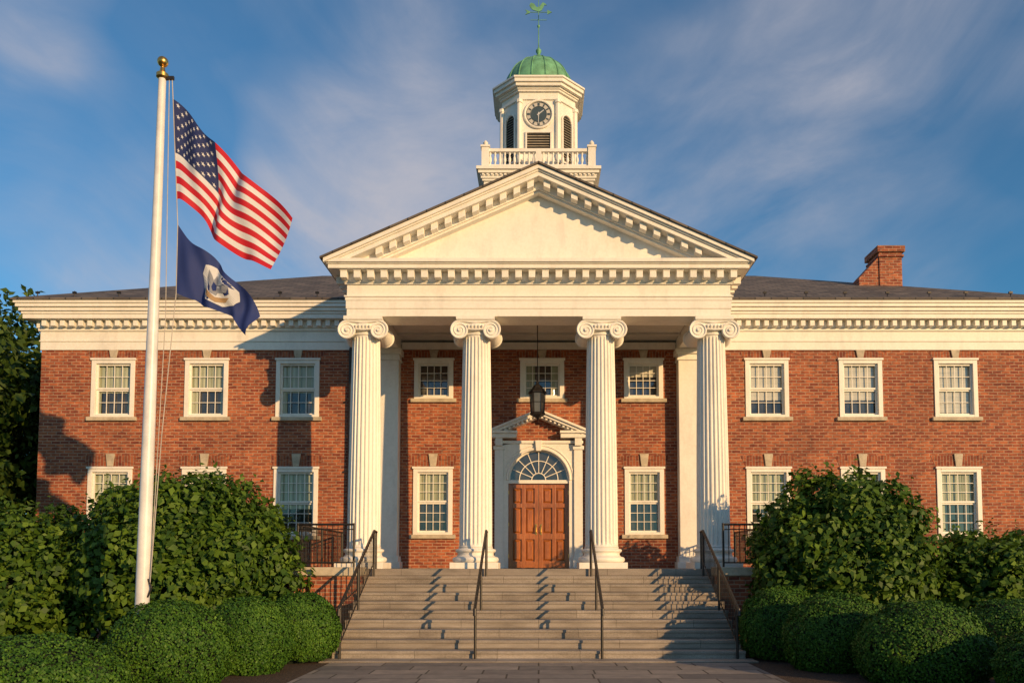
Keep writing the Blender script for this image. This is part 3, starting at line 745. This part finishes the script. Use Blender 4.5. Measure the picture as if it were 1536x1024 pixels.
me.materials.append(M['navy2']); me.polygons.foreach_set('use_smooth',[True]*len(me.polygons))
o=bpy.data.objects.new('flag_cloth',me); scene.collection.objects.link(o); o.parent=fl2
def shapepatch(name,mat,poly,off):
    g=G(); n0=len(poly); out=[]
    for i in range(n0):
        a,b=poly[i],poly[(i+1)%n0]
        for q in range(4): out.append((a[0]+(b[0]-a[0])*q/4,a[1]+(b[1]-a[1])*q/4))
    n=len(out); cu=sum(p[0] for p in out)/n; cv=sum(p[1] for p in out)/n
    for sgn in (-1,1):
        pts=[(cu,cv)]
        for q in (.33,.66,1.0): pts+=[(cu+(u-cu)*q,cv+(v-cv)*q) for u,v in out]
        vs=patch(g,nv,pts,off*sgn); fs=[(0,1+k,1+(k+1)%n) for k in range(n)]
        for q in range(2):
            for k in range(n): fs.append((1+q*n+k,1+(q+1)*n+k,1+(q+1)*n+(k+1)%n,1+q*n+(k+1)%n))
        g.add(vs,fs)
    g.build(name,M[mat],fl2,recalc=False)
shapepatch('emblem_ground','fwhite',[(.34,.26),(.46,.14),(.60,.12),(.76,.24),(.77,.50),(.72,.72),(.60,.86),(.44,.84),(.33,.68),(.30,.45)],.008)
shapepatch('emblem_eagle','fgrey',[(.38,.30),(.47,.40),(.50,.24),(.55,.26),(.57,.40),(.68,.28),(.66,.48),(.57,.56),(.55,.66),(.48,.66),(.46,.56),(.38,.46)],.014)
shapepatch('emblem_shield','navy2',[(.48,.42),(.55,.42),(.55,.54),(.51,.60),(.48,.54)],.019)
shapepatch('emblem_branch','ftan',[(.38,.62),(.46,.70),(.54,.76),(.62,.68),(.68,.58),(.64,.72),(.54,.82),(.44,.76)],.013)
# ------------------------------------------------------------------ vegetation
def leafmesh(name,P,Nn,size,mat,parent,aspect=.55,tilt=.7):
    n=len(P)
    Nn=Nn/(np.linalg.norm(Nn,axis=1,keepdims=True)+1e-9)
    Nn=Nn+rng.normal(0,tilt,(n,3)); Nn/=np.linalg.norm(Nn,axis=1,keepdims=True)+1e-9
    R=rng.normal(0,1,(n,3)); R[:,2]-=.4
    T=R-(R*Nn).sum(1,keepdims=True)*Nn; T/=np.linalg.norm(T,axis=1,keepdims=True)+1e-9
    B=np.cross(Nn,T); L=(size*rng.uniform(.55,1.3,n))[:,None]
    v=np.empty((n,4,3)); v[:,0]=P-T*L*.5; v[:,1]=P+B*L*aspect*.5+Nn*L*.08-T*L*.05; v[:,2]=P+T*L*.5-Nn*L*.12; v[:,3]=P-B*L*aspect*.5+Nn*L*.08-T*L*.05
    me=bpy.data.meshes.new(name); me.vertices.add(4*n); me.vertices.foreach_set('co',v.reshape(-1))
    me.loops.add(4*n); me.loops.foreach_set('vertex_index',np.arange(4*n,dtype=np.int32))
    me.polygons.add(n); me.polygons.foreach_set('loop_start',np.arange(0,4*n,4,dtype=np.int32)); me.update(calc_edges=True); me.validate()
    me.materials.append(mat); o=bpy.data.objects.new(name,me); scene.collection.objects.link(o); o.parent=parent; return o
def sph(n):
    a=rng.normal(0,1,(n,3)); return a/np.linalg.norm(a,axis=1,keepdims=True)
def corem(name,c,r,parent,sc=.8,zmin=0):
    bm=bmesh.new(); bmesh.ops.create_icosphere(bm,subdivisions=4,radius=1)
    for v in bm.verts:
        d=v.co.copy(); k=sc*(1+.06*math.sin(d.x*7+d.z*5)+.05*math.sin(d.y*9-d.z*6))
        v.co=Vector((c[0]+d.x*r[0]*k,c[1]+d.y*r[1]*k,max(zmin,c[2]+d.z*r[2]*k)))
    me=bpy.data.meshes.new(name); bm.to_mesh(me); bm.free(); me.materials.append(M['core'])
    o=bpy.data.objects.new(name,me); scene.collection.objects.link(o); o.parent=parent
def lobes_leaves(C,Rr,n,rej=.82,shell=.16):
    area=Rr**2; idx=rng.choice(len(C),n,p=area/area.sum()); d=sph(n)
    P=C[idx]+d*(Rr[idx]*(1+rng.normal(0,shell,n)*.6))[:,None]
    keep=np.ones(n,bool)
    for k in range(len(C)):
        keep&=~((np.linalg.norm(P-C[k],axis=1)<Rr[k]*rej)&(idx!=k))
    keep&=P[:,2]>.02
    return P[keep],d[keep]
def shrub(c,r,nl,nleaf,lsize=.165):
    p=empty('leafy_shrub'); c=np.array(c,float); r=np.array(r,float)
    k=np.arange(nl)+.5; ph=np.arccos(1-1.75*k/nl); th=math.pi*(1+5**.5)*k
    d=np.stack([np.cos(th)*np.sin(ph),np.sin(th)*np.sin(ph),np.cos(ph)],1)+rng.normal(0,.10,(nl,3)); d/=np.linalg.norm(d,axis=1,keepdims=True)
    C=c+d*r*rng.uniform(.66,.92,(nl,1)); Rr=rng.uniform(.12,.24,nl)*r.mean()
    P,Nn=lobes_leaves(C,Rr,nleaf,.78,.26)
    n2=int(nleaf*.35); d2=sph(n2); d2=d2[d2[:,2]>-.8]; P2=c+d2*r*rng.uniform(.70,.86,(len(d2),1)); ok=P2[:,2]>.02
    P=np.vstack([P,P2[ok]]); Nn=np.vstack([Nn,d2[ok]])
    out=(P-c)/r**2; out/=np.linalg.norm(out,axis=1,keepdims=True)
    leafmesh('leaves',P,Nn*.8+out*.4+np.array([0,0,.35]),lsize,M['leaf'],p,.66,.38)
    d=sph(320); d=d[d[:,2]>-.2]; Q=[];
    for q in d:
        b=c+q*r*rng.uniform(.90,1.0); 
        for kk in range(7): Q.append(b+(q*np.array([1,1,1.2])+np.array([0,0,.3]))*kk*.036*rng.uniform(.6,1.3)+rng.normal(0,.04,3))
    Q=np.array(Q); leafmesh('sprigs',Q,np.tile(np.array([0,-.3,.7]),(len(Q),1)),lsize*.85,M['leaf'],p,.55,.5)
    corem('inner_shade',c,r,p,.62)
    g=G()
    for kk in range(7):
        a=2*math.pi*kk/7; g.tube([(c[0]+.15*math.cos(a),c[1]+.15*math.sin(a),0),(c[0]+r[0]*.3*math.cos(a),c[1]+r[1]*.3*math.sin(a),c[2]*.6),(c[0]+r[0]*.55*math.cos(a),c[1]+r[1]*.55*math.sin(a),c[2]*1.2)],[.05,.035,.02],6)
    g.build('stems',M['bark'],p)
shrub((-7.65,17.6,1.75),(2.50,1.9,2.05),130,30000)
shrub((-11.5,17.6,1.45),(2.4,1.9,1.65),100,22000)
shrub((6.70,17.8,1.75),(2.05,1.7,2.05),115,26000)
shrub((10.3,18.2,1.2),(2.1,1.7,1.35),80,18000)
shrub((13.2,17.6,1.3),(2.0,1.7,1.5),50,10000)
def boxwood(c,r,n=26000,ls=.044):
    p=empty('boxwood_hedge'); c=np.array(c,float); r=np.array(r,float)
    d=sph(n); d=d[d[:,2]>-.7]; d=d[(d[:,1]<.75)|(rng.random(len(d))<.3)]
    k=1+.022*np.sin(d[:,0]*9+c[0]*3)*np.sin(d[:,1]*8+1)+.018*np.sin(d[:,2]*12+d[:,0]*7)+.022*np.sin(d[:,1]*21+d[:,2]*17)*np.sin(d[:,0]*19)
    P=c+d*r*(k*(1+np.abs(rng.normal(0,.020,len(d)))-.04*rng.random(len(d))))[:,None]
    ok=P[:,2]>.01; P=P[ok]; d=d[ok]/r 
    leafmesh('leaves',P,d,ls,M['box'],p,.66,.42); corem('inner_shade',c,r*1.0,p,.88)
for c,r in (((-4.52,15.55,.58),(.73,.72,.72)),((-5.00,14.05,.52),(.74,.72,.76)),((-5.62,12.45,.48),(.90,.80,.80)),((-6.5,10.5,.30),(1.18,.90,.63)),
            ((4.76,16.0,.60),(.84,.80,.80)),((5.22,14.4,.54),(.88,.80,.80)),((6.0,12.8,.48),(1.02,.85,.78)),((8.1,13.8,.5),(1.05,.95,.76)),((7.5,11.2,.40),(1.2,.9,.64))):
    boxwood(c,r)
def tree(x,y,h,rad,n,zb=.32,ls=.30,name='deciduous_tree'):
    p=empty(name); g=G(); rr=random.Random(int(x*10+y))
    top=Vector((x+rr.uniform(-.4,.4),y,h*.72))
    trunk=[Vector((x,y,0)).lerp(top,k/6)+Vector((rr.uniform(-.12,.12),rr.uniform(-.12,.12),0))*(k>0) for k in range(7)]
    r0=h*.022; g.tube(trunk,[r0*1.3,r0,r0*.9,r0*.75,r0*.55,r0*.38,r0*.2],10)
    C=[];R=[]
    for k in range(16):
        tt=.25+.70*k/16; b=trunk[0].lerp(top,tt); a=k*2.4+rr.uniform(-.4,.4)
        L=rad*(1.0-.45*abs(tt-.5))*rr.uniform(.7,1.05)
        e_=b+Vector((math.cos(a)*L,math.sin(a)*L,L*rr.uniform(.1,.5))); m=b.lerp(e_,.5)+Vector((0,0,-.15*L*.3))
        g.tube([b,m,e_],[r0*.42,r0*.25,r0*.08],6)
        C.append(e_);R.append(rad*rr.uniform(.24,.36))
        C.append(m+Vector((rr.uniform(-1,1),rr.uniform(-1,1),rr.uniform(.3,1)))*rad*.2);R.append(rad*rr.uniform(.2,.3))
        for q in range(2):
            C.append(e_+Vector((rr.uniform(-1,1),rr.uniform(-1,1),rr.uniform(-.7,.9)))*rad*.4);R.append(rad*rr.uniform(.13,.22))
    for k in range(9): C.append(top+Vector((rr.uniform(-1,1)*rad*.5,rr.uniform(-1,1)*rad*.5,rr.uniform(-.1,.24)*h)));R.append(rad*rr.uniform(.15,.28))
    g.build('trunk_and_limbs',M['bark'],p,smooth=True)
    C=np.array([tuple(q) for q in C]);R=np.array(R)
    P,Nn=lobes_leaves(C,R,n,.7,.45); leafmesh('foliage',P,Nn+np.array([0,0,.4]),ls,M['tleaf'],p,.65,.5)
tree(-18.4,27.5,11.0,4.2,34000); tree(-24,34,12.5,4.5,18000); tree(-18.8,22.6,7.8,3.1,19000)
# ------------------------------------------------------------------ ground
def sheet(name,pts,z,mat):
    me=bpy.data.meshes.new(name); me.from_pydata([(x,y,z) for x,y in pts],[],[tuple(range(len(pts)))]); me.materials.append(mat)
    o=bpy.data.objects.new(name,me); scene.collection.objects.link(o); return o
sheet('ground',[(-900,-900),(900,-900),(900,900),(-900,900)],0,M['grass'])
sheet('flagstone_path',[(-3.9,-12),(3.9,-12),(3.9,15.9),(-3.9,15.9)],.008,M['slate'])
sheet('mulch_bed',[(-14.5,8),(-3.905,8),(-3.905,22.9),(-14.5,22.9)],.004,M['mulch'])
sheet('mulch_bed',[(3.905,8),(14.5,8),(14.5,22.9),(3.905,22.9)],.004,M['mulch'])
# ------------------------------------------------------------------ light
AZ=math.radians(42); EL=math.radians(12.5)
tosun=Vector((math.sin(AZ)*math.cos(EL),-math.cos(AZ)*math.cos(EL),math.sin(EL)))
L=bpy.data.lights.new('sun','SUN'); L.energy=5.0; L.angle=math.radians(.5); L.color=(1,.62,.28)
lo=bpy.data.objects.new('sun',L); scene.collection.objects.link(lo); lo.rotation_euler=(-tosun).to_track_quat('-Z','Y').to_euler(); lo.location=(20,-20,20)
w=bpy.data.worlds.new('World'); scene.world=w; w.use_nodes=True; nt=w.node_tree; bg=nt.nodes['Background']
sky=N(nt,'ShaderNodeTexSky'); sky.sky_type='NISHITA'; sky.sun_disc=False; sky.sun_elevation=EL; sky.sun_rotation=math.pi-AZ
sky.air_density=1.0; sky.dust_density=.3; sky.ozone_density=3.0
tc=N(nt,'ShaderNodeTexCoord').outputs['Generated']
sp=N(nt,'ShaderNodeSeparateXYZ'); nt.links.new(tc,sp.inputs[0])
sxo,szo=sp.outputs[0],sp.outputs[2]
ax=math_(nt,'SQRT',math_(nt,'ADD',math_(nt,'MULTIPLY',sxo,sxo),.03))
warp=noise(nt,mapping(nt,tc,(1,1,1)),2.0,2,.5)
av=math_(nt,'ADD',math_(nt,'SUBTRACT',szo,math_(nt,'MULTIPLY',ax,.55)),math_(nt,'MULTIPLY',warp,.40))
cb=N(nt,'ShaderNodeCombineXYZ'); nt.links.new(math_(nt,'MULTIPLY',av,3.6),cb.inputs[0]); nt.links.new(math_(nt,'MULTIPLY',sxo,1.7),cb.inputs[1])
n2=noise(nt,cb.outputs[0],1.5,8,.56,.25)
n1=noise(nt,mapping(nt,tc,(1.2,1.2,2.0)),1.9,3,.5,.4)
n3=noise(nt,mapping(nt,tc,(3,3,6)),3.0,8,.65,.8)
big=ramp(nt,n1,[(.38,(.10,.10,.10)),(.62,(1,1,1))]); fine=ramp(nt,n2,[(.32,(0,0,0)),(.66,(1,1,1))]); puff=ramp(nt,n3,[(.25,(.60,.60,.60)),(.75,(.95,.95,.95))])
mask=mixc(nt,1.0,mixc(nt,1.0,big,fine,'MULTIPLY'),puff,'MULTIPLY')
skyc=mixc(nt,1.0,sky.outputs[0],(.52,1.04,1.20),'MULTIPLY')
cm_=mixc(nt,mask,skyc,(4.5,4.35,4.75))
nt.links.new(cm_,bg.inputs[0]); bg.inputs[1].default_value=.115
# ------------------------------------------------------------------ camera
cam=bpy.data.cameras.new('camera'); co=bpy.data.objects.new('camera',cam); scene.collection.objects.link(co); scene.camera=co
co.location=(0,0,1.80); co.rotation_euler=(math.radians(93.5),0,0); cam.lens=28.6; cam.sensor_width=36; cam.shift_x=-.026; cam.shift_y=.171; cam.clip_end=3000
scene.view_settings.view_transform='Standard'; scene.view_settings.look='None'; scene.view_settings.exposure=0
